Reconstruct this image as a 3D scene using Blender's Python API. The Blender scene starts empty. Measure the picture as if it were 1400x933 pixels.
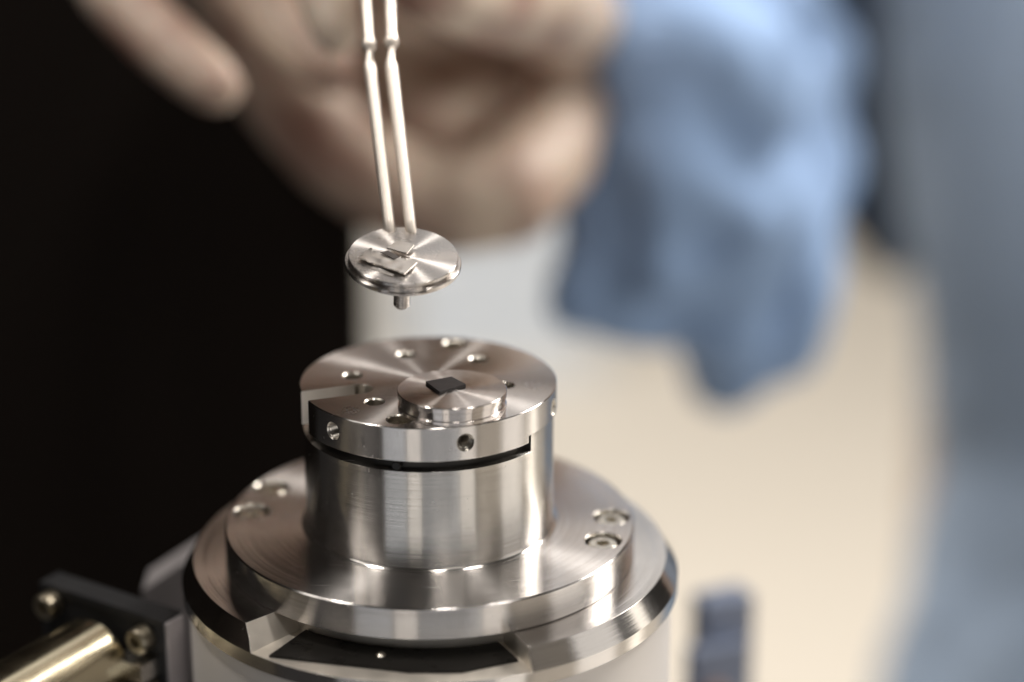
import bpy, bmesh, math, random
from mathutils import Vector, Matrix, noise
random.seed(7)
MM = 0.001
R = math.radians
S = bpy.context.scene
COL = S.collection

# ------------------------------------------------------------------ camera, world, lamps, exposure
PITCH = R(19.942)
cam = bpy.data.cameras.new('camera')
cam.lens = 82.23; cam.sensor_width = 36.0
cam.clip_start = 0.02; cam.clip_end = 50
cam.dof.use_dof = True
cam.dof.focus_distance = 0.441
cam.dof.aperture_fstop = 3.75
camo = bpy.data.objects.new('camera', cam); COL.objects.link(camo)
CAMPOS = Vector((16.29, -425.32, 162.44))
camo.location = CAMPOS * MM
camo.rotation_euler = (math.pi / 2 - PITCH, 0, 0)
S.camera = camo

w = bpy.data.worlds.new('World'); S.world = w; w.use_nodes = True
w.node_tree.nodes['Background'].inputs[0].default_value = (1.0, 0.9, 0.8, 1)
w.node_tree.nodes['Background'].inputs[1].default_value = 0.016

S.view_settings.view_transform = 'Standard'
S.view_settings.look = 'None'
S.view_settings.exposure = 0.0
S.view_settings.gamma = 1.0
S.view_settings.use_curve_mapping = False
S.render.engine = 'CYCLES'
S.cycles.use_denoising = True
S.cycles.max_bounces = 8
S.cycles.sample_clamp_indirect = 6.0
S.cycles.caustics_reflective = True


def lamp(name, loc, target, wd, ht, rad, colr):
    """area lamp of width wd and height ht (mm) whose face has radiance rad"""
    d = bpy.data.lights.new(name, 'AREA'); d.shape = 'RECTANGLE'
    d.size = wd * MM; d.size_y = ht * MM
    d.energy = rad * math.pi * wd * ht * MM * MM
    d.color = colr
    o = bpy.data.objects.new(name, d); COL.objects.link(o)
    o.location = Vector(loc) * MM
    v = Vector(target) - Vector(loc)
    o.rotation_euler = v.to_track_quat('-Z', 'Y').to_euler()
    return o


def around(az, dist, z=0):
    a = R(az)                     # azimuth from the camera's side, positive to its right
    return (dist * math.sin(a), -dist * math.cos(a), z)


def panel(name, az0, az1, rad, colr, z0=-640, z1=20, dist=900):
    wd = 2 * dist * math.tan(R(az1 - az0) / 2)
    zc = (z0 + z1) / 2
    p = around((az0 + az1) / 2, dist, zc)
    return lamp(name, p, (0, 0, zc), wd, z1 - z0, rad, colr)


WARM = (1.0, 0.945, 0.88); COOL = (0.93, 0.96, 1.0)
panel('front_panel_cool', -37.5, -18, 0.95, COOL, z1=-30)
panel('front_panel_bright', -17, -5, 1.5, WARM, z1=-30)
panel('front_panel_dim', -4.5, 29, 0.52, COOL)
panel('front_panel_edge', 29.5, 43, 0.95, WARM)
panel('side_panel', 69, 92, 0.9, WARM, z1=560)
panel('side_strip', 103, 111, 1.5, (1.0, 0.92, 0.80), z1=460)
panel('side_panel_dim', 46, 68, 0.22, (1.0, 0.88, 0.74), z1=620, dist=930)
panel('left_strip', -79, -73, 0.12, (1.0, 0.86, 0.66))
lamp('key_lamp', (1900, 1270, 1650), (150, 500, -300), 700, 700, 48, (1.0, 0.95, 0.89))
lamp('ceiling_lamp_left', (-440, 30, 900), (-20, 60, 20), 100, 100, 125, WARM)
lamp('left_lamp', around(-75, 690, 560), (-40, 60, 20), 170, 300, 3.2, WARM)
lamp('ceiling_lamp_right', (340, 30, 980), (0, 0, 0), 110, 110, 75, WARM)
lamp('upper_front_lamp', around(25, 1150, 900), (0, 0, 0), 420, 260, 2.2, WARM)
lamp('ceiling_lamp_front', (120, -380, 1250), (0, 60, 0), 150, 150, 36, WARM)
lamp('ceiling_soft_panel', (120, 1600, 1330), (0, 0, 0), 1700, 1250, 0.95, (1.0, 0.97, 0.94))
lamp('added_floor_lamp', (-600, 1300, 1300), (450, 1400, -1000), 900, 900, 18.5, (1.0, 0.95, 0.89))  # added lamp, hidden from the steel by the partition, brightens the floor


# ------------------------------------------------------------------ materials
def newmat(name):
    m = bpy.data.materials.new(name); m.use_nodes = True
    nt = m.node_tree
    return m, nt, nt.nodes['Principled BSDF']


def N(nt, typ, **kw):
    n = nt.nodes.new(typ)
    for k, v in kw.items():
        setattr(n, k, v)
    return n


def math_node(nt, op, a, b=None):
    n = N(nt, 'ShaderNodeMath', operation=op)
    for i, v in enumerate((a, b)):
        if v is None: continue
        if isinstance(v, (int, float)): n.inputs[i].default_value = v
        else: nt.links.new(v, n.inputs[i])
    return n.outputs[0]


def turned(name, colr, rough, aniso, bevel=0.12, smudge=0.35, lines=0.3, lean=0.9, marks=()):
    """lathe-turned metal: grooves run round the object's own Z axis"""
    m, nt, b = newmat(name); L = nt.links.new
    tc = N(nt, 'ShaderNodeTexCoord'); geo = N(nt, 'ShaderNodeNewGeometry')
    cr = N(nt, 'ShaderNodeVectorMath', operation='CROSS_PRODUCT')
    cr.inputs[0].default_value = (0, 0, 1); L(tc.outputs['Object'], cr.inputs[1])
    vt = N(nt, 'ShaderNodeVectorTransform', vector_type='VECTOR', convert_from='OBJECT', convert_to='WORLD')
    L(cr.outputs[0], vt.inputs[0])
    t = N(nt, 'ShaderNodeVectorMath', operation='CROSS_PRODUCT')
    L(geo.outputs['Normal'], t.inputs[0]); L(vt.outputs[0], t.inputs[1])
    tn = N(nt, 'ShaderNodeVectorMath', operation='NORMALIZE'); L(t.outputs[0], tn.inputs[0])
    L(tn.outputs[0], b.inputs['Tangent'])
    # fine turning lines
    sx = N(nt, 'ShaderNodeSeparateXYZ'); L(tc.outputs['Object'], sx.inputs[0])
    r2 = math_node(nt, 'ADD', math_node(nt, 'MULTIPLY', sx.outputs[0], sx.outputs[0]), math_node(nt, 'MULTIPLY', sx.outputs[1], sx.outputs[1]))
    rr = math_node(nt, 'SQRT', r2)
    cx = N(nt, 'ShaderNodeCombineXYZ'); L(rr, cx.inputs[0]); L(sx.outputs[2], cx.inputs[1])
    nz = N(nt, 'ShaderNodeTexNoise'); nz.inputs['Scale'].default_value = 13000; nz.inputs['Detail'].default_value = 4; nz.inputs['Roughness'].default_value = 0.75
    L(cx.outputs[0], nz.inputs['Vector'])
    bv = N(nt, 'ShaderNodeBevel', samples=4); bv.inputs['Radius'].default_value = bevel * MM
    # groove flanks: the normal leans across the grooves
    mt = N(nt, 'ShaderNodeMapRange', clamp=False); mt.inputs[1].default_value = 0; mt.inputs[2].default_value = 1
    mt.inputs[3].default_value = -0.5 * lean; mt.inputs[4].default_value = 0.5 * lean
    L(nz.outputs[0], mt.inputs[0])
    sc = N(nt, 'ShaderNodeVectorMath', operation='SCALE'); L(tn.outputs[0], sc.inputs[0]); L(mt.outputs[0], sc.inputs['Scale'])
    ad = N(nt, 'ShaderNodeVectorMath', operation='ADD'); L(bv.outputs[0], ad.inputs[0]); L(sc.outputs[0], ad.inputs[1])
    nn = N(nt, 'ShaderNodeVectorMath', operation='NORMALIZE'); L(ad.outputs[0], nn.inputs[0])
    L(nn.outputs[0], b.inputs['Normal'])
    # handling marks
    sm = N(nt, 'ShaderNodeTexNoise'); sm.inputs['Scale'].default_value = 190; sm.inputs['Detail'].default_value = 5
    L(tc.outputs['Object'], sm.inputs['Vector'])
    mr = N(nt, 'ShaderNodeMapRange'); mr.inputs[1].default_value = 0.35; mr.inputs[2].default_value = 0.7
    mr.inputs[3].default_value = rough - 0.035 * smudge; mr.inputs[4].default_value = rough + 0.06 * smudge
    L(sm.outputs[0], mr.inputs[0])
    md = N(nt, 'ShaderNodeMapRange'); md.inputs[1].default_value = 0.3; md.inputs[2].default_value = 0.7
    md.inputs[3].default_value = -0.03 * lines; md.inputs[4].default_value = 0.05 * lines
    L(nz.outputs[0], md.inputs[0])
    ro = math_node(nt, 'ADD', mr.outputs[0], md.outputs[0])
    for ang, sx_, sy_, th_ in ((0.6, 55, 5200, 0.78), (2.1, 70, 6500, 0.79)):
        mp = N(nt, 'ShaderNodeMapping'); mp.inputs['Rotation'].default_value = (0.4, 0.3, ang); mp.inputs['Scale'].default_value = (sx_, sy_, 900)
        L(tc.outputs['Object'], mp.inputs[0])
        ns = N(nt, 'ShaderNodeTexNoise'); ns.inputs['Scale'].default_value = 1.0; ns.inputs['Detail'].default_value = 1
        L(mp.outputs[0], ns.inputs['Vector'])
        ms = N(nt, 'ShaderNodeMapRange'); ms.inputs[1].default_value = th_; ms.inputs[2].default_value = th_ + 0.04
        ms.inputs[3].default_value = 0; ms.inputs[4].default_value = 0.12
        L(ns.outputs[0], ms.inputs[0]); ro = math_node(nt, 'ADD', ro, ms.outputs[0])
    for mx_, my_, rad_ in marks:
        ds = N(nt, 'ShaderNodeVectorMath', operation='DISTANCE'); L(tc.outputs['Object'], ds.inputs[0]); ds.inputs[1].default_value = (mx_ * MM, my_ * MM, 0)
        m1 = N(nt, 'ShaderNodeMapRange'); m1.inputs[1].default_value = rad_ * MM; m1.inputs[2].default_value = rad_ * 0.4 * MM
        L(ds.outputs['Value'], m1.inputs[0])
        n3 = N(nt, 'ShaderNodeTexNoise'); n3.inputs['Scale'].default_value = 2200; L(tc.outputs['Object'], n3.inputs['Vector'])
        m3 = N(nt, 'ShaderNodeMapRange'); m3.inputs[1].default_value = 0.52; m3.inputs[2].default_value = 0.6; m3.inputs[4].default_value = 0.3
        L(n3.outputs[0], m3.inputs[0])
        ro = math_node(nt, 'ADD', ro, math_node(nt, 'MULTIPLY', m1.outputs[0], m3.outputs[0]))
    L(ro, b.inputs['Roughness'])
    b.inputs['Base Color'].default_value = (*colr, 1); b.inputs['Metallic'].default_value = 1
    b.inputs['Anisotropic'].default_value = aniso
    return m


def plain(name, colr, rough, metal=0.0, noise_scale=0, amount=0.0, bevel=0.0, bump=0.0, other=None, **extra):
    m, nt, b = newmat(name); L = nt.links.new
    b.inputs['Roughness'].default_value = rough; b.inputs['Metallic'].default_value = metal
    b.inputs['Base Color'].default_value = (*colr, 1)
    for k, v in extra.items():
        b.inputs[k.replace('_', ' ')].default_value = v
    nrm = None
    if bevel:
        bv = N(nt, 'ShaderNodeBevel', samples=4); bv.inputs['Radius'].default_value = bevel * MM; nrm = bv.outputs[0]
    if noise_scale:
        tc = N(nt, 'ShaderNodeTexCoord')
        nz = N(nt, 'ShaderNodeTexNoise'); nz.inputs['Scale'].default_value = noise_scale; nz.inputs['Detail'].default_value = 6
        L(tc.outputs['Object'], nz.inputs['Vector'])
        mx = N(nt, 'ShaderNodeMix', data_type='RGBA')
        mx.inputs[6].default_value = (*[c * (1 - amount) for c in colr], 1)
        mx.inputs[7].default_value = (*[min(1, c * (1 + amount)) for c in colr], 1)
        fac = nz.outputs[0]
        if other:                # patches of a second colour
            mx.inputs[6].default_value = (*other, 1); mx.inputs[7].default_value = (*colr, 1)
            mf = N(nt, 'ShaderNodeMapRange'); mf.inputs[1].default_value = 0.36; mf.inputs[2].default_value = 0.6
            L(fac, mf.inputs[0]); fac = mf.outputs[0]
        L(fac, mx.inputs[0]); L(mx.outputs[2], b.inputs['Base Color'])
        mr = N(nt, 'ShaderNodeMapRange'); mr.inputs[3].default_value = max(0.02, rough - 0.12); mr.inputs[4].default_value = min(1, rough + 0.12)
        L(nz.outputs[0], mr.inputs[0]); L(mr.outputs[0], b.inputs['Roughness'])
        if bump:
            bp = N(nt, 'ShaderNodeBump'); bp.inputs['Strength'].default_value = bump; bp.inputs['Distance'].default_value = 0.0003
            L(nz.outputs[0], bp.inputs['Height'])
            if nrm: L(nrm, bp.inputs['Normal'])
            nrm = bp.outputs[0]
    if nrm: L(nrm, b.inputs['Normal'])
    return m


STEEL = turned('turned_steel', (0.68, 0.65, 0.63), 0.23, 1.0, marks=((20.5, -3.0, 2.4), (-14.0, -16.0, 2.2), (30, -18, 3)))
STEEL_BODY = turned('turned_steel_side', (0.66, 0.635, 0.605), 0.22, 1.0)
STEEL_RING = turned('polished_steel_ring', (0.66, 0.635, 0.615), 0.15, 0.9)
STEEL_PUCK = turned('turned_steel_puck', (0.68, 0.63, 0.60), 0.22, 1.0, bevel=0.08)
STEEL_DISK = turned('turned_steel_disk', (0.68, 0.64, 0.61), 0.27, 1.0, bevel=0.06)
STEEL_PLAIN = plain('machined_steel', (0.68, 0.64, 0.58), 0.28, 1.0, 300, 0.12, bevel=0.12)
SATIN_CUT = plain('satin_cut_steel', (0.86, 0.81, 0.75), 0.5, 0.4, 500, 0.08, bevel=0.12)
STEEL_SCREW = plain('screw_steel', (0.66, 0.62, 0.55), 0.26, 1.0, 500, 0.15, bevel=0.15)
STEEL_RIM = plain('satin_steel', (0.76, 0.71, 0.64), 0.52, 1.0, 300, 0.1, bevel=0.1)
DRUM = plain('satin_aluminium', (0.80, 0.765, 0.74), 0.55, 0.35, 60, 0.04)
BLACK = plain('black_anodised', (0.012, 0.012, 0.013), 0.35, 0.0, 200, 0.2, bevel=0.2)
BLACK_GLOSS = plain('black_coating', (0.012, 0.011, 0.010), 0.3, 0.0, 300, 0.2, Specular_IOR_Level=0.25)
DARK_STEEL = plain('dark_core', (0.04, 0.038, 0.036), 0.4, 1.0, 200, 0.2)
CHIP = plain('black_crystal', (0.016, 0.013, 0.014), 0.42, 0.0, 500, 0.15, bevel=0.05)
TWEEZER = plain('tweezer_steel', (0.86, 0.78, 0.70), 0.42, 0.75, 400, 0.06)
FOIL = plain('foil', (0.66, 0.62, 0.58), 0.36, 1.0, 900, 0.14)
OLD_SCREW = plain('dull_screw', (0.42, 0.37, 0.28), 0.36, 1.0, 500, 0.2, bevel=0.2)
BRASSY = plain('polished_barrel_metal', (0.74, 0.65, 0.46), 0.20, 1.0, 120, 0.08)
SKIN = plain('skin', (0.68, 0.56, 0.455), 0.5, 0.0, 38, 0.12, bump=0.3, other=(0.36, 0.215, 0.17), Subsurface_Weight=0.12, Subsurface_Scale=0.004)
PALE = plain('pale_plastic', (0.66, 0.72, 0.80), 0.5, 0.0, 10, 0.03)
NAIL = plain('nail', (0.74, 0.62, 0.55), 0.3)
SLEEVE = plain('pale_blue_cloth', (0.34, 0.50, 0.79), 0.85, 0.0, 26, 0.14, bump=0.3)
COAT = plain('grey_blue_cloth', (0.36, 0.45, 0.58), 0.9, 0.0, 14, 0.12, bump=0.3)
NAVY = plain('navy_matte', (0.03, 0.05, 0.09), 0.9, 0.0, 20, 0.2)
HAIR = plain('hair', (0.05, 0.035, 0.025), 0.6, 0.0, 60, 0.3)
SLATE = plain('slate_blue_metal', (0.22, 0.26, 0.36), 0.45, 0.3, 50, 0.15, bevel=0.4)
KNOB = plain('brown_knob', (0.26, 0.19, 0.17), 0.5, 0.0, 80, 0.1)
GREYBLOCK = plain('grey_aluminium', (0.62, 0.58, 0.59), 0.4, 0.6, 80, 0.06, bevel=0.3)
FLOOR = plain('beige_floor', (0.72, 0.66, 0.57), 0.6, 0.0, 1.2, 0.09)
WALLM = plain('pale_wall', (0.62, 0.62, 0.62), 0.8, 0.0, 1.5, 0.05)
MATTE_BLACK = plain('matte_black_paint', (0.009, 0.006, 0.0045), 0.85, 0.0, 8, 0.3, Specular_IOR_Level=0.15)
TABLE = plain('dark_table_top', (0.03, 0.03, 0.032), 0.5, 0.0, 20, 0.2)


# ------------------------------------------------------------------ mesh helpers (all sizes in mm)
def link(name, bm, mat, parent=None, loc=(0, 0, 0), rot=(0, 0, 0), smooth=28):
    me = bpy.data.meshes.new(name)
    bmesh.ops.recalc_face_normals(bm, faces=bm.faces[:])
    bm.to_mesh(me); bm.free()
    return link_mesh(name, me, mat, parent, loc, rot, smooth)


def link_mesh(name, me, mat, parent=None, loc=(0, 0, 0), rot=(0, 0, 0), smooth=28):
    for m in (mat if isinstance(mat, (list, tuple)) else [mat] if mat else []):
        me.materials.append(m)
    if smooth:
        me.polygons.foreach_set('use_smooth', [True] * len(me.polygons))
        me.set_sharp_from_angle(angle=R(smooth))
    o = bpy.data.objects.new(name, me); COL.objects.link(o)
    o.location = Vector(loc) * MM; o.rotation_euler = rot
    o.parent = parent
    return o


def thing(name, label, cat, loc=(0, 0, 0), rot=(0, 0, 0), group=None):
    o = bpy.data.objects.new(name, None); COL.objects.link(o)
    o.empty_display_size = 0.01
    o.location = Vector(loc) * MM; o.rotation_euler = rot
    return tag(o, label, cat, group)


def tag(o, label=None, cat=None, group=None, kind=None):
    if label: o['label'] = label
    if cat: o['category'] = cat
    if group: o['group'] = group
    if kind: o['kind'] = kind
    return o


def lathe(profile, seg=192, bm=None, mat4=None, a0=None, a1=None, closed=False):
    """revolve (r, z) about Z; solid if it starts and ends on the axis, or if closed=True (a ring)"""
    bm = bm or bmesh.new()
    full = a0 is None
    n = seg if full else seg + 1
    rings = []
    for r, z in profile:
        if r < 1e-9:
            rings.append([bm.verts.new((0, 0, z * MM))])
            continue
        ring = []
        for i in range(n):
            a = 2 * math.pi * i / seg if full else a0 + (a1 - a0) * i / seg
            ring.append(bm.verts.new((r * MM * math.cos(a), r * MM * math.sin(a), z * MM)))
        rings.append(ring)
    pairs = list(zip(rings[:-1], rings[1:]))
    if closed: pairs.append((rings[-1], rings[0]))
    for A, B in pairs:
        m = n if full else n - 1
        for i in range(m):
            j = (i + 1) % n
            if len(A) == 1 and len(B) == 1: continue
            if len(A) == 1: bm.faces.new((A[0], B[i], B[j]))
            elif len(B) == 1: bm.faces.new((A[i], B[0], A[j]))
            else: bm.faces.new((A[i], B[i], B[j], A[j]))
    if not full:
        for k in (0, n - 1):
            vs = [(rg[0] if len(rg) == 1 else rg[k]) for rg in rings]
            if len(set(vs)) > 2: bm.faces.new(vs)
    if mat4 is not None:
        bmesh.ops.transform(bm, matrix=mat4, verts=[v for rg in rings for v in rg])
    return bm


def box(x0, x1, y0, y1, z0, z1, bm=None, mat4=None):
    bm = bm or bmesh.new()
    vs = [bm.verts.new((x * MM, y * MM, z * MM)) for x in (x0, x1) for y in (y0, y1) for z in (z0, z1)]
    for f in ((0, 1, 3, 2), (4, 6, 7, 5), (0, 4, 5, 1), (2, 3, 7, 6), (0, 2, 6, 4), (1, 5, 7, 3)):
        bm.faces.new([vs[i] for i in f])
    if mat4 is not None: bmesh.ops.transform(bm, matrix=mat4, verts=vs)
    return bm


def prism(pts, z0, z1, bm=None):
    bm = bm or bmesh.new()
    lo = [bm.verts.new((x * MM, y * MM, z0 * MM)) for x, y in pts]
    hi = [bm.verts.new((x * MM, y * MM, z1 * MM)) for x, y in pts]
    bm.faces.new(lo[::-1]); bm.faces.new(hi)
    k = len(pts)
    for i in range(k):
        j = (i + 1) % k
        bm.faces.new((lo[i], lo[j], hi[j], hi[i]))
    return bm


def cut(bm, cutters, mats=None, index=lambda k: 1):
    """boolean difference of closed bmeshes, applied; returns a bmesh"""
    def tmp(b):
        me = bpy.data.meshes.new('tmp'); bmesh.ops.recalc_face_normals(b, faces=b.faces[:]); b.to_mesh(me); b.free()
        o = bpy.data.objects.new('tmp', me); COL.objects.link(o); return o
    base = tmp(bm); cs = [tmp(c) for c in cutters]
    if mats:                     # the cut faces take the second material
        for o in [base] + cs:
            for m in mats: o.data.materials.append(m)
        for k, o in enumerate(cs): o.data.polygons.foreach_set('material_index', [index(k)] * len(o.data.polygons))
    for c in cs:
        md = base.modifiers.new('b', 'BOOLEAN'); md.operation = 'DIFFERENCE'; md.object = c; md.solver = 'EXACT'
    dg = bpy.context.evaluated_depsgraph_get(); dg.update()
    me = bpy.data.meshes.new_from_object(base.evaluated_get(dg))
    out = bmesh.new(); out.from_mesh(me)
    for o in [base] + cs:
        d = o.data; bpy.data.objects.remove(o); bpy.data.meshes.remove(d)
    bpy.data.meshes.remove(me)
    return out


def tr(x, y, z): return Matrix.Translation(Vector((x, y, z)) * MM)


def hole(x, y, r, z_top, z_bot, chamfer=0.3, seg=40):
    """cutter for a drilled hole with a small countersink"""
    return lathe([(0, z_top + 1), (r + chamfer + 1, z_top + 1), (r, z_top - chamfer), (r, z_bot), (0, z_bot - 0.3)], seg, mat4=tr(x, y, 0))


def radial(az, r, z):
    """matrix: local +Z points outwards at azimuth az (0 = camera side), local origin at radius r, height z"""
    a = R(az); d = Vector((math.sin(a), -math.cos(a), 0))
    q = d.to_track_quat('Z', 'Y').to_matrix().to_4x4()
    return Matrix.Translation((d * r + Vector((0, 0, z))) * MM) @ q


# ------------------------------------------------------------------ setting
FLOOR_Z = -1000
bm = box(-4000, 4000, -4000, 6000, FLOOR_Z - 20, FLOOR_Z)
tag(link('floor', bm, FLOOR, smooth=0), kind='structure')
bm = box(-4000, 4000, 4200, 4250, FLOOR_Z, 2600)
tag(link('wall', bm, WALLM, smooth=0), kind='structure')

# black partition behind on the left
cab = thing('partition', 'wide matt black partition closing off the left behind the steel stage', 'partition', (0, 0, 0))
link('panel', box(-900, -29, 238, 262, FLOOR_Z + 60, 420), MATTE_BLACK, cab, smooth=0)
for x in (-800, -120):
    link('foot', box(x, x + 40, 150, 350, FLOOR_Z, FLOOR_Z + 59.9), MATTE_BLACK, cab, smooth=0)
# tall black sheet added out of view, darkens what the steel mirrors at left
scr = thing('added_screen', 'tall black sheet added out of view to darken the left of the steel stage', 'added_screen')
link('panel', box(-760, -750, -900, 200, FLOOR_Z + 60, 700), MATTE_BLACK, scr, smooth=0)
link('foot', box(-860, -650, -890, -850, FLOOR_Z, FLOOR_Z + 59.9), MATTE_BLACK, scr, smooth=0)
link('foot', box(-860, -650, 150, 190, FLOOR_Z, FLOOR_Z + 59.9), MATTE_BLACK, scr, smooth=0)
# table under the stage
TT = -190
tab = thing('table', 'dark table under the steel stage', 'table', (0, 0, 0))
link('table_top', box(-600, 130, -380, 190, TT - 30, TT), TABLE, tab, smooth=0)
for x in (-580, 80):
    for y in (-360, 150):
        link('leg', box(x, x + 30, y, y + 30, FLOOR_Z, TT - 30.1), TABLE, tab, smooth=0)

# made-up pale box, stands in for a blurred bluish white patch far behind
fb = thing('pale_stand_in', 'pale bluish white box added as a blurred pale patch far behind the stage', 'box', (0, 2650, FLOOR_Z))
link('body', box(-140, 140, 0, 260, 0, 215), PALE, fb, smooth=0)
link('lid', box(-146, 146, -6, 266, 215.2, 232), PALE, fb, smooth=0)

# ------------------------------------------------------------------ the steel stage
st = thing('specimen_stage', 'round polished steel stage with stepped flange and slotted top plate', 'specimen stage')
A = 25.0
side_holes = [(-44.0, -3.35), (17.9, -3.3), (76, -3.3), (-160, -3.3)]
top_holes = [(15.1 * math.cos(R(a)), 15.1 * math.sin(R(a))) for a in (-10.3, 50.5, 109.0, 170.3, 229.3, 289.7)]

# cap plate
SEC0, SEC1 = R(-90 + 54.5), R(-90 + 200)
cap = lathe([(0, 0), (A - 0.18, 0), (A, -0.18), (A, -6.7), (A - 0.15, -6.85), (0, -6.85)], 256)
cutters = [hole(x, y, 1.75, 0, -6.2, 0.28) for x, y in top_holes]
cutters += [hole(21.0 * math.cos(R(a)), 21.0 * math.sin(R(a)), 2.3, 0, -5.0, 0.25) for a in (-103, 77)]
u = Vector((math.cos(R(199.8)), math.sin(R(199.8)))); v = Vector((-u.y, u.x)); hw = 2.55
pts = [u * 30 + v * hw, u * 30 - v * hw]
pts += [u * 13.9 - v * hw, u * 13.9 + v * hw]
cutters.append(lathe([(0, 1), (hw + 0.02, 1), (hw + 0.02, -6.2), (0, -6.2)], 48, mat4=tr(u.x * 13.9, u.y * 13.9, 0)))
slot = prism([(p.x, p.y) for p in pts], -9, 1)
for az, z in side_holes:
    cutters.append(lathe([(0, 3), (1.45 + 3.3, 3), (1.45, -0.35), (1.45, -5.5), (0, -6.2)], 36, mat4=radial(az, A, z)))
cutters.append(lathe([(20, -5.30), (30, -5.30), (30, -8), (20, -8)], 96, a0=SEC0 - R(3.3), a1=SEC1, closed=True))
cap = cut(cap, [slot] + cutters, (STEEL, SATIN_CUT, STEEL_PLAIN), lambda k: 1 if k == 0 else 2)
cap_o = link('cap_plate', cap, (STEEL, SATIN_CUT, STEEL_PLAIN), st)
# thread cut inside the side holes
prof = []
for k in range(9):
    prof += [(1.43, -0.5 - k * 0.5), (1.15, -0.75 - k * 0.5)]
prof += [(1.43, -5.0)]
tbm = lathe([(0, -5.2)] + prof[::-1], 28)
thread_me = None
for az, z in side_holes[:3]:
    M4 = radial(az, A, z)
    if thread_me is None:
        o = link('screw_thread', tbm, STEEL_PLAIN, cap_o); thread_me = o.data
    else:
        o = link_mesh('screw_thread', thread_me, None, cap_o, smooth=0)
    o.matrix_local = M4
# lower neck seen in the open slit
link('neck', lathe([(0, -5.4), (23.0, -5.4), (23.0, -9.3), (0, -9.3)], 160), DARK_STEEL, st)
link('clamp_screw', lathe([(0, 0.9), (0.75, 0.9), (0.95, 0.7), (0.95, -1.5), (0, -1.5)], 24, mat4=radial(-12.5, 23.7, -7.95)), BLACK_GLOSS, st)

# body under the cap
B = 24.45
prof = [(0, -5.38), (B - 0.1, -5.38), (B, -5.48)]
for k in range(0, 9):
    t = R(90) * k / 8
    prof.append((B + 1.0 * (1 - math.cos(t)), -28.25 - 1.0 * math.sin(t)))
prof += [(0, -29.25)]
body = lathe(prof, 256)
body = cut(body, [lathe([(10, -4), (30, -4), (30, -9.02), (10, -9.02)], 128, a0=SEC1, a1=SEC0 + 2 * math.pi, closed=True)])
link('body', body, STEEL_BODY, st)

# flange with four counterbored socket screws
F0, F1 = -29.27, -35.75
fl = lathe([(0, F0), (40.25, F0), (40.55, F0 - 0.3), (40.55, F1 + 0.25), (40.3, F1), (0, F1)], 320)
scr_pos = [(34.0, -10.7), (36.1, 0.4), (-35.7, 2.9), (-33.0, 14.9)]
fl = cut(fl, [hole(x, y, 3.55, F0, F0 - 3.6, 0.2, 48) for x, y in scr_pos], (STEEL, STEEL_PLAIN))
flo = link('flange', fl, (STEEL, STEEL_PLAIN), st)
hd = lathe([(0, 0), (2.55, 0), (2.85, -0.3), (2.85, -3.0), (0, -3.0)], 40)
hexc = lathe([(0, 1), (1.45, 1), (1.45, -1.5), (0, -1.9)], 6)
hd = cut(hd, [hexc])
first = None
for i, (x, y) in enumerate(scr_pos):
    if first is None:
        o = first = link('socket_screw', hd, STEEL_SCREW, flo)
    else:
        o = first.copy(); COL.objects.link(o); o.parent = flo
    o.location = Vector((x, y, F0 - 0.55)) * MM; o.rotation_euler = (0, 0, 0.4 + 1.1 * i)

# chamfered ring with a pocket cut in its front
RI, RO = 47.05, 49.45
Z0, Z1, Z2 = -35.8, -39.75, -42.75
ring = lathe([(30, Z0), (RI, Z0), (RO, Z1), (RO, Z2 + 0.15), (RO - 0.15, Z2), (30, Z2)], 320, closed=True)
# pocket: sloping wall at the left end, upright wall at the right
def pocket():
    bm = bmesh.new(); n = 40
    a_top0, a_bot0, a1 = -45.5, -40.5, 24.0
    rows = []
    for k in range(n + 1):
        f = k / n
        at_, ab_ = R(a_top0 + (a1 - a_top0) * f), R(a_bot0 + (a1 - a_bot0) * f)
        ext = 1.4
        tt = R(a_top0 - ext + (a1 - a_top0 + ext) * f)
        row = []
        for r, z, aa in ((36.5, Z0 + 1.2, tt), (55, Z0 + 1.2, tt), (55, Z1 - 0.02, ab_), (36.5, Z1 - 0.02, ab_)):
            row.append(bm.verts.new((r * MM * math.sin(aa), -r * MM * math.cos(aa), z * MM)))
        rows.append(row)
    for a, b in zip(rows[:-1], rows[1:]):
        for i in range(4):
            j = (i + 1) % 4
            bm.faces.new((a[i], a[j], b[j], b[i]))
    bm.faces.new(rows[0]); bm.faces.new(rows[-1][::-1])
    return bm
ring = cut(ring, [pocket()], (STEEL_RING, STEEL_RIM))
ringo = link('chamfered_ring', ring, (STEEL_RING, STEEL_RIM), st)
# black plate lying in the pocket, straight front edge, with a small screw
def pol(r, az): return (r * math.sin(R(az)), -r * math.cos(R(az)))
pts = [pol(36.7, az) for az in range(-38, 24, 3)][::-1] + [pol(48.6, -36)] + [pol(45.6, -3), pol(46.0, 9), pol(44.5, 23)]
pl = link('cover_plate', prism(pts, Z1 - 0.01, Z1 + 0.45), BLACK_GLOSS, ringo, smooth=0)
link('pan_screw', lathe([(0, 0.55), (0.55, 0.5), (0.95, 0.2), (1.0, 0), (0, 0)], 24), STEEL_SCREW, pl, loc=(-7.9, -39.4, Z1 + 0.46))
# hub that fills the ring under the flange
link('hub', lathe([(0, -35.78), (35.8, -35.78), (35.8, -42.6), (0, -42.6)], 128), BLACK, st)
# drum
link('drum', lathe([(0, Z2 - 0.03), (47.9, Z2 - 0.03), (48.2, Z2 - 0.4), (48.2, TT + 0.3), (0, TT + 0.3)], 256), DRUM, st)

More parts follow.
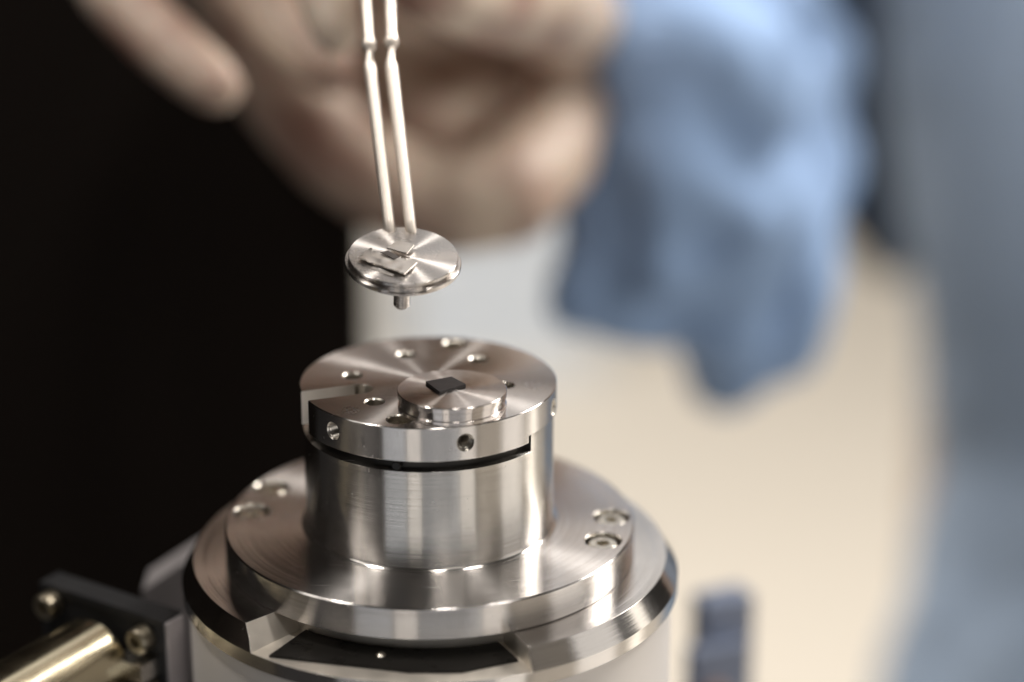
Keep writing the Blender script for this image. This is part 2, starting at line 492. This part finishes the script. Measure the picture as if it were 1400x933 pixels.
# ------------------------------------------------------------------ puck and chip
pk = thing('specimen_puck', 'small plain steel puck lying on the slotted top plate', 'specimen holder', (5.0, -14.0, 0))
PR = 10.35
link('disc', lathe([(0, 3.6), (PR - 0.12, 3.6), (PR, 3.48), (PR, 2.5), (PR - 0.3, 2.35), (PR - 0.3, 0.9), (PR - 0.05, 0.8), (PR - 0.05, 0.15), (PR - 0.2, 0.03), (0, 0.03)], 192), STEEL_PUCK, pk)
link('pin', lathe([(0, 0.03), (1.6, 0.03), (1.6, -5.6), (1.3, -5.9), (0, -5.9)], 40), STEEL_PUCK, pk)
cq = [(-0.05, -11.35), (4.75, -8.75), (7.55, -12.75), (2.75, -16.75)]
ch = link('crystal_chip', prism(cq, 3.62, 4.12), CHIP, None, smooth=0)
tag(ch, 'square black crystal chip on the lower steel puck', 'crystal chip')

# ------------------------------------------------------------------ disk held by the tweezers
dk = thing('specimen_disk', 'round steel disk with foil pieces hanging from the tweezers', 'specimen holder', (-4.19, -5.23, 27.26), (R(13.4), R(3), 0))
DR = 10.35
link('top_plate', lathe([(0, 0), (DR - 0.1, 0), (DR, -0.1), (DR, -0.62), (DR - 0.1, -0.7), (0, -0.7)], 192), STEEL_DISK, dk)
link('core', lathe([(0, -0.72), (9.75, -0.72), (9.75, -1.1), (9.9, -1.15), (9.9, -1.5), (9.75, -1.55), (9.75, -2.3), (0, -2.3)], 160), STEEL_DISK, dk)
for a0, a1 in ((-90 + 26, -90 + 150), (-90 - 150, -90 - 12)):
    link('retaining_rim', lathe([(9.8, -1.2), (10.9, -1.2), (11.0, -1.3), (11.0, -2.1), (10.9, -2.2), (9.8, -2.2)], 72, a0=R(a0), a1=R(a1), closed=True), STEEL_DISK, dk)
link('base_plate', lathe([(0, -2.32), (10.0, -2.32), (10.1, -2.42), (10.1, -2.8), (9.9, -2.95), (0, -2.95)], 160), STEEL_DISK, dk)
link('pin', lathe([(0, -2.96), (1.6, -2.96), (1.6, -11.0), (1.2, -11.5), (0, -11.5)], 48), STEEL_DISK, dk)


def sheet(quad, z, thick, nx=14, ny=8, wav=0.0, tilt=(0, 0, 0, 0), ragged=0.0, seed=0):
    """thin bent sheet over a quad (corners in order), slightly wavy"""
    bm = bmesh.new(); rnd = random.Random(seed)
    q = [Vector((x, y, 0)) for x, y in quad]
    g = [[None] * (nx + 1) for _ in range(ny + 1)]
    for j in range(ny + 1):
        for i in range(nx + 1):
            s, t = i / nx, j / ny
            if j == 0 and 0 < i < nx: t += ragged * rnd.uniform(-1, 1)
            p = q[0].lerp(q[1], s).lerp(q[3].lerp(q[2], s), t)
            h = z + wav * noise.noise(Vector((p.x * 0.5 + seed, p.y * 0.5, 0))) * 2
            h += (tilt[0] * (1 - s) + tilt[1] * s) * (1 - t) + (tilt[3] * (1 - s) + tilt[2] * s) * t
            g[j][i] = (bm.verts.new((p.x * MM, p.y * MM, (h + thick) * MM)), bm.verts.new((p.x * MM, p.y * MM, h * MM)))
    for j in range(ny):
        for i in range(nx):
            a, b, c, d = g[j][i], g[j][i + 1], g[j + 1][i + 1], g[j + 1][i]
            bm.faces.new((a[0], b[0], c[0], d[0])); bm.faces.new((a[1], d[1], c[1], b[1]))
    rim = [g[0][i] for i in range(nx + 1)] + [g[j][nx] for j in range(1, ny + 1)] + [g[ny][i] for i in range(nx - 1, -1, -1)] + [g[j][0] for j in range(ny - 1, 0, -1)]
    for k in range(len(rim)):
        a, b = rim[k], rim[(k + 1) % len(rim)]
        bm.faces.new((a[0], a[1], b[1], b[0]))
    return bm


# quads in the disk's own millimetres: front-left, front-right, back-right, back-left
link('foil_strip', sheet([(-8.5, -2.6), (0.6, -8.0), (2.75, -3.4), (-5.6, 0.1)], 0.12, 0.28, 24, 10, 0.07, (0.2, 0.5, 0.3, 0.05), 0.035, 3), FOIL, dk)
link('dark_flake', sheet([(-4.3, -0.75), (-1.6, -2.75), (-0.7, -1.8), (-2.9, -0.0)], 0.66, 0.12, 8, 4, 0.05, (0, 0, 0, 0), 0.05, 5), plain('dark_grey_flake', (0.07, 0.06, 0.055), 0.5, 0.3, 900, 0.2), dk)
link('bent_tab', sheet([(-3.2, 0.7), (0.7, -1.0), (1.9, 2.4), (-1.4, 3.6)], 0.25, 0.3, 10, 8, 0.03, (0.5, 0.55, 0.5, 0.45), 0.02, 8), FOIL, dk)
link('foil_scrap', sheet([(-8.0, -1.4), (-6.0, -2.0), (-5.9, 0.9), (-6.3, 1.2)], 0.1, 0.2, 6, 6, 0.03, (0.15, 0.25, 0.3, 0.2), 0.02, 9), FOIL, dk)
link('foil_scrap', sheet([(-5.8, -5.6), (-1.6, -8.0), (-1.3, -7.4), (-5.4, -5.0)], 0.03, 0.2, 10, 3, 0.02, (0, 0, 0, 0), 0.05, 12), FOIL, dk)

# ------------------------------------------------------------------ tweezers
tw = thing('tweezers', 'slim pale metal tweezers holding up the steel disk', 'tweezers', (-5.5, 3.2, 29.0))
base = Vector((-5.5, 3.2, 29.0))


def tube(path, sides=20, bm=None):
    """path of (point, radius); round tapered rod with closed ends"""
    bm = bm or bmesh.new(); rings = []
    for i, (p, r) in enumerate(path):
        p = Vector(p)
        d = (Vector(path[min(i + 1, len(path) - 1)][0]) - Vector(path[max(i - 1, 0)][0])).normalized()
        xx = d.cross(Vector((0.3, 1, 0.1))).normalized(); yy = d.cross(xx)
        rings.append([bm.verts.new((p + (xx * math.cos(2 * math.pi * k / sides) + yy * math.sin(2 * math.pi * k / sides)) * r) * MM) for k in range(sides)])
    for a, b in zip(rings[:-1], rings[1:]):
        for k in range(sides):
            l = (k + 1) % sides
            bm.faces.new((a[k], a[l], b[l], b[k]))
    bm.faces.new(rings[0]); bm.faces.new(rings[-1][::-1])
    return bm


def L3(a, b, t): return Vector(a).lerp(Vector(b), t)


for lo, mid, neck, up in (((-7.15, 3.6, 29.3), (-11.74, 27.38, 55.6), (-12.08, 30.98, 59.63), (-12.95, 37.9, 67.0)),
                          ((-3.1, 3.7, 29.2), (-7.55, 27.38, 55.6), (-7.62, 31.17, 60.18), (-8.1, 37.9, 67.0))):
    lo, mid, neck, up = (Vector(q) for q in (lo, mid, neck, up))
    d1 = (mid - lo).normalized(); d2 = (up - neck).normalized()
    hook = lo + Vector((0.15 if lo.x < -5 else 0.5, -0.55, -1.2))
    path = [(hook, 0.75), (lo.lerp(hook, 0.5), 0.95), (lo, 1.08), (lo + d1 * 2, 1.12), (L3(lo, mid, 0.5), 1.22), (mid - d1 * 1.0, 1.28), (mid + d1 * 0.6, 1.2), (mid + d1 * 1.6, 0.85), (neck - d2 * 2.2, 0.62), (neck - d2 * 1.7, 0.62)]
    pr = link('prong', tube([(p - base, r) for p, r in path], 24), TWEEZER, tw, smooth=50)
    top = up + d2 * 26
    far = Vector((-13.0 if lo.x < -5 else -12.4, 112, 148))
    path = [(neck - d2 * 1.7, 0.6), (neck - d2 * 1.35, 1.1), (neck - d2 * 0.7, 1.42), (neck, 1.46), (neck + d2 * 0.7, 1.3), (neck + d2 * 1.5, 1.08), (up, 1.1), (top, 1.5), (top.lerp(far, 0.5), 2.0), (far, 1.6)]
    link('arm', tube([(p - base, r) for p, r in path], 24), TWEEZER, tw, smooth=50)
link('end_joint', tube([(Vector((-12.7, 104, 140)) - base, 2.6), (Vector((-12.7, 114, 150)) - base, 2.9), (Vector((-12.7, 120, 156)) - base, 2.2)], 20), TWEEZER, tw, smooth=40)

# ------------------------------------------------------------------ actuator at the lower left
th = R(-33)
ac = thing('actuator', 'small metal actuator with polished barrel left of the stage', 'actuator', (-52.77, -9.92, -47.2), (0, 0, th))
# local: x along the plate to the right, y away from the camera, z up; plate corner at the origin
plate = cut(box(-33, 0, 0, 5.6, -60, 0), [box(-33 + 2, -2.2, -1, 0.35, -70, -1.6)])
link('mounting_plate', plate, plain('bead_blasted_dark_metal', (0.035, 0.035, 0.037), 0.42, 0.5, 90, 0.15, bevel=0.35), ac, smooth=0)
link('edge_strip', box(0.05, 0.9, 0.4, 5.2, -60, -0.6), GREYBLOCK, ac, smooth=0)
rx = Matrix.Rotation(R(90), 4, 'X')     # local Z -> -Y (out of the plate)
bx = tr(-15.5, 0, -11.5) @ rx
brl = link('barrel', lathe([(0, 2.2), (7.4, 2.2), (8.5, 2.8), (9.2, 3.8), (9.2, 38.6), (8.9, 38.8), (8.9, 39.2), (9.25, 39.4), (9.25, 70), (0, 70)], 96, mat4=bx), BRASSY, ac)
link('collar', lathe([(0, 0.4), (6.0, 0.4), (6.0, 2.3), (0, 2.3)], 64, mat4=bx), BLACK_GLOSS, ac)
blk = link('clamp_block', box(-9.3, -1.5, -62, -0.2, -60, -13.0), plain('brown_grey_metal', (0.20, 0.175, 0.14), 0.4, 0.9, 60, 0.1, bevel=0.5), ac, smooth=0)
link('edge_strip', box(-9.6, -8.6, -62, -6, -13.0, -12.3), STEEL_PLAIN, ac, smooth=0)
sh = cut(lathe([(0, 3.4), (2.2, 3.4), (2.7, 2.9), (2.7, 0.1), (0, 0.1)], 32), [lathe([(0, 5), (1.35, 5), (1.35, 1.6), (0, 1.3)], 6)])
s1 = link('corner_screw', sh, OLD_SCREW, ac)
s1.matrix_local = tr(-4.6, 0, -4.6) @ rx
s2 = s1.copy(); COL.objects.link(s2); s2.parent = ac; s2.matrix_local = tr(-29.5, 0, -3.8) @ rx
lug = link('lug', box(-9, -1.6, -5.2, -0.1, -12.2, -8.4), STEEL_PLAIN, ac, smooth=0)

# grey block between the actuator and the ring
gb = thing('metal_block', 'plain grey aluminium block between the actuator and the round ring', 'metal block', (-58, 22, 0))
bm = prism([(-4, 0), (9, 0), (9, 10), (-4, 10)], -90, -47)
for vv in bm.verts:
    if vv.co.z > -0.05 and vv.co.x < 0: vv.co.z -= 9 * MM
link('block', bm, GREYBLOCK, gb, smooth=0)
link('foot', box(-6, 11, -2, 12, TT + 0.2, -90.1), GREYBLOCK, gb, smooth=0)

# ------------------------------------------------------------------ post at the lower right
po = thing('clamp_post', 'dark slate blue post with round knob right of the stage', 'clamp post', (70, 110, TT), (0, 0, R(24)))
link('post', box(-7.0, 6.5, -4, 4, 0.2, 90), SLATE, po, smooth=0)
link('clamp_block', box(-13, 2.5, -9, -4.1, 40, 80), SLATE, po, smooth=0)
link('knob', lathe([(0, 5), (2.6, 5), (3.2, 4.3), (3.2, 0), (0, 0)], 32, mat4=tr(-7.2, -9.1, 68) @ rx), KNOB, po)
link('base_plate', box(-14, 12, -13, 10, 0.1, 6), SLATE, po, smooth=0)

# ------------------------------------------------------------------ the person
def at(px, py, d):
    """world point (mm) that lies d mm in front of the lens along the sight line through px, py of the photograph"""
    fw = Vector((0, math.cos(PITCH), -math.sin(PITCH))); up = Vector((0, math.sin(PITCH), math.cos(PITCH)))
    F = 3197.8
    return CAMPOS + d * (fw + Vector((1, 0, 0)) * (px - 700) / F - up * (py - 466.5) / F)


def capsules(bm, chain, step=0.35):
    """chain of (point mm, radius mm): overlapping spheres along it, to be fused afterwards"""
    for (p, r), (q, s) in zip(chain[:-1], chain[1:]):
        p, q = Vector(p), Vector(q)
        n = max(1, int((q - p).length / (min(r, s) * step)))
        for k in range(n + 1):
            f = k / n
            bmesh.ops.create_icosphere(bm, subdivisions=2, radius=(r + (s - r) * f) * MM, matrix=Matrix.Translation(p.lerp(q, f) * MM))


def fuse(name, bm, voxel, smooth_n, mat, parent, folds=0.0, fscale=20.0, stretch=(1, 1, 1)):
    me = bpy.data.meshes.new('tmp'); bm.to_mesh(me); bm.free()
    o = bpy.data.objects.new('tmp', me); COL.objects.link(o)
    md = o.modifiers.new('r', 'REMESH'); md.mode = 'VOXEL'; md.voxel_size = voxel * MM
    ms = o.modifiers.new('s', 'SMOOTH'); ms.factor = 0.5; ms.iterations = smooth_n
    dg = bpy.context.evaluated_depsgraph_get(); dg.update()
    out = bpy.data.meshes.new_from_object(o.evaluated_get(dg))
    bpy.data.objects.remove(o); bpy.data.meshes.remove(me)
    if folds:
        nrm = [v.normal.copy() for v in out.vertices]
        for v_, n_ in zip(out.vertices, nrm):
            c = v_.co * fscale
            h = noise.fractal(Vector((c.x * stretch[0], c.y * stretch[1], c.z * stretch[2])), 0.8, 2.0, 3)
            v_.co += n_ * h * folds * MM
    out.materials.clear()
    out.materials.append(mat)
    ob = link_mesh(name, out, None, parent, smooth=0)
    out.polygons.foreach_set('use_smooth', [True] * len(out.polygons))
    return ob


pe = thing('person', 'person in pale blue sleeve and grey-blue coat holding up the tweezers', 'person', (340, 590, FLOOR_Z))
inv = Matrix.Translation(-Vector((340, 590, FLOOR_Z)) * MM)
hand = bmesh.new()
WR = at(842, 108, 755)
# palm as a fan from the wrist, lower (little finger) edge bulging towards the camera's lower left
capsules(hand, [(WR, 20), (at(720, 120, 722), 17), (at(560, 110, 706), 16), (at(420, 60, 690), 15), (at(330, -30, 662), 13)])
capsules(hand, [(WR, 20), (at(735, 200, 706), 17), (at(600, 205, 696), 16), (at(460, 150, 682), 15), (at(360, 60, 668), 13)])
capsules(hand, [(WR, 20), (at(700, 90, 733), 19.8), (at(480, 30, 715), 16.4), (at(370, -140, 659), 12.9)])
capsules(hand, [(WR, 20), (at(720, 0, 736), 19.8), (at(600, -110, 715), 15.3), (at(470, -210, 652), 12.8)])
capsules(hand, [(at(740, -40, 715), 19.6), (at(640, -190, 652), 13.9), (at(580, -260, 610), 11.6)])
capsules(hand, [(WR, 20), (at(772, 150, 694), 14), (at(745, 215, 670), 15.5), (at(690, 266, 653), 16), (at(620, 280, 646), 15), (at(540, 258, 644), 14.5), (at(460, 205, 644), 14), (at(390, 130, 646), 13.5), (at(290, -60, 646), 12.5)])

# little finger: out to the left, then curled back with its tip towards the palm
capsules(hand, [(at(290, -60, 638), 11.7), (at(170, -110, 610), 10.0), (at(150, -20, 590), 9.4), (at(215, 50, 582), 8.9), (at(262, 92, 576), 8.5), (at(296, 119, 572), 7.4)])
# ring finger
capsules(hand, [(at(370, -140, 642), 11.7), (at(270, -150, 607), 10.0), (at(315, -40, 603), 9.6), (at(390, 45, 596), 9.2), (at(450, 92, 585), 7.9)])
# middle finger, its tip beside the tweezers
capsules(hand, [(at(470, -210, 632), 11.7), (at(405, -200, 582), 9.9), (at(430, -70, 561), 8.9), (at(452, 10, 534), 7.8), (at(461, 44, 528), 6.2)])
# index finger and thumb close on the tweezers above the frame
capsules(hand, [(at(580, -260, 610), 11.0), (at(510, -260, 540), 9.2), (at(478, -190, 515), 8.2), (at(474, -130, 500), 6.8)])
capsules(hand, [(at(785, 30, 694), 16.3), (at(715, -8, 610), 16.3), (at(655, -2, 576), 13.0), (at(590, -25, 540), 10.5), (at(560, -100, 515), 8.6), (at(545, -140, 504), 7.0)])
# forearm, upper arm, trunk, legs, neck and head
ELB = at(1050, 190, 895); UPA = at(975, -160, 980); SHO = at(1330, -850, 1060)
capsules(hand, [(WR, 20), (WR.lerp(ELB, 0.4), 25), (ELB, 27), (UPA, 34), (SHO, 52)], 0.5)
capsules(hand, [(SHO, 52), ((340, 590, 400), 95), ((340, 590, 150), 100), ((340, 590, -90), 105)], 0.5)
capsules(hand, [((340, 590, 380), 80), ((340, 595, 480), 52), ((335, 585, 560), 50)], 0.5)
capsules(hand, [((332, 572, 590), 68), ((332, 580, 640), 82)], 0.5)
for sx in (-1, 1):
    capsules(hand, [((340 + sx * 55, 590, -90), 82), ((340 + sx * 75, 590, -500), 58), ((340 + sx * 80, 600, -930), 42), ((340 + sx * 82, 520, -965), 34)], 0.5)
capsules(hand, [((340, 590, 380), 80), ((510, 610, 360), 58), ((555, 620, 80), 44), ((510, 510, -120), 34), ((480, 450, -170), 24)], 0.5)
bodyo = fuse('body', hand, 2.6, 5, SKIN, pe, 0.25, 70)
bodyo.matrix_parent_inverse = inv
# nail of the little finger
nb = bmesh.new()
bmesh.ops.create_icosphere(nb, subdivisions=3, radius=1.0 * MM)
nd = (at(303, 128, 540) - at(150, -20, 560)).normalized()
q = nd.to_track_quat('X', 'Z').to_matrix().to_4x4()
bmesh.ops.transform(nb, matrix=Matrix.Translation(at(300, 126, 566) * MM) @ q @ Matrix.Diagonal((5.7, 2.2, 4.7, 1)), verts=nb.verts[:])
nlo = link('fingernail', nb, NAIL, bodyo, smooth=180)
nlo.matrix_parent_inverse = inv
# sleeve
sl = bmesh.new()
capsules(sl, [(at(935, 110, 712), 35), (at(1005, 150, 770), 36), (at(1020, 180, 850), 32), (at(1000, 20, 930), 36), (UPA, 42), (SHO, 66)], 0.4)
capsules(sl, [(at(880, -60, 720), 26), (at(892, 50, 714), 25), (at(928, 150, 710), 29), (at(922, 230, 708), 26)], 0.4)
capsules(sl, [(at(905, 220, 706), 26), (at(880, 320, 708), 22), (at(815, 395, 710), 11), (at(768, 428, 712), 6)], 0.4)
capsules(sl, [(at(872, 190, 706), 20), (at(850, 280, 706), 17), (at(812, 370, 708), 11)], 0.4)
capsules(sl, [(at(960, 280, 720), 30), (at(950, 400, 735), 22), (at(915, 455, 740), 11)], 0.4)
capsules(sl, [(at(1020, 280, 760), 34), (at(1000, 420, 765), 23), (at(990, 500, 770), 9)], 0.4)
capsules(sl, [(at(1055, 220, 820), 28), (at(1060, 330, 810), 23), (at(1040, 430, 790), 13)], 0.4)
capsules(sl, [(at(1030, 140, 850), 30), (at(1030, 60, 880), 28), (at(980, 0, 820), 30)], 0.4)
capsules(sl, [(at(840, 375, 714), 14), (at(880, 425, 724), 13), (at(950, 460, 744), 13), (at(990, 490, 766), 10)], 0.4)
slo = fuse('sleeve', sl, 3.5, 6, SLEEVE, pe, 18.0, 10, (1.6, 1, 1.1)); slo.matrix_parent_inverse = inv
# dark navy piece filling the gap between sleeve and coat
sh_ = bmesh.new()
capsules(sh_, [(at(1150, -250, 1103), 69.4), (at(1155, 40, 1103), 51.5), (at(1195, 230, 1109), 31.4), (at(1220, 350, 1120), 13.4)], 0.4)
sho = fuse('navy_piece', sh_, 6, 4, NAVY, pe); sho.matrix_parent_inverse = inv
# coat
ct = bmesh.new()
cz = [(1560, -900, 930, 120), (1560, -300, 925, 112), (1545, 100, 920, 98), (1570, 400, 910, 94), (1615, 640, 900, 92), (1605, 800, 895, 98), (1585, 1000, 890, 108), (1520, 1500, 880, 135), (1520, 2200, 880, 150)]
capsules(ct, [(at(a, b, c * 1.14), r * 1.14) for a, b, c, r in cz], 0.3)
cz = [(1800, -900, 960, 120), (1800, 400, 940, 120), (1800, 1200, 920, 130), (1800, 2200, 900, 150)]
capsules(ct, [(at(a, b, c * 1.14), r * 1.14) for a, b, c, r in cz], 0.3)
cto = fuse('coat', ct, 7, 8, COAT, pe, 9, 9, (1.6, 1.6, 0.35)); cto.matrix_parent_inverse = inv
hr = bmesh.new()
capsules(hr, [((332, 590, 660), 84), ((332, 610, 630), 74)], 0.5)
hro = fuse('hair', hr, 6, 3, HAIR, pe, 4, 40); hro.matrix_parent_inverse = inv
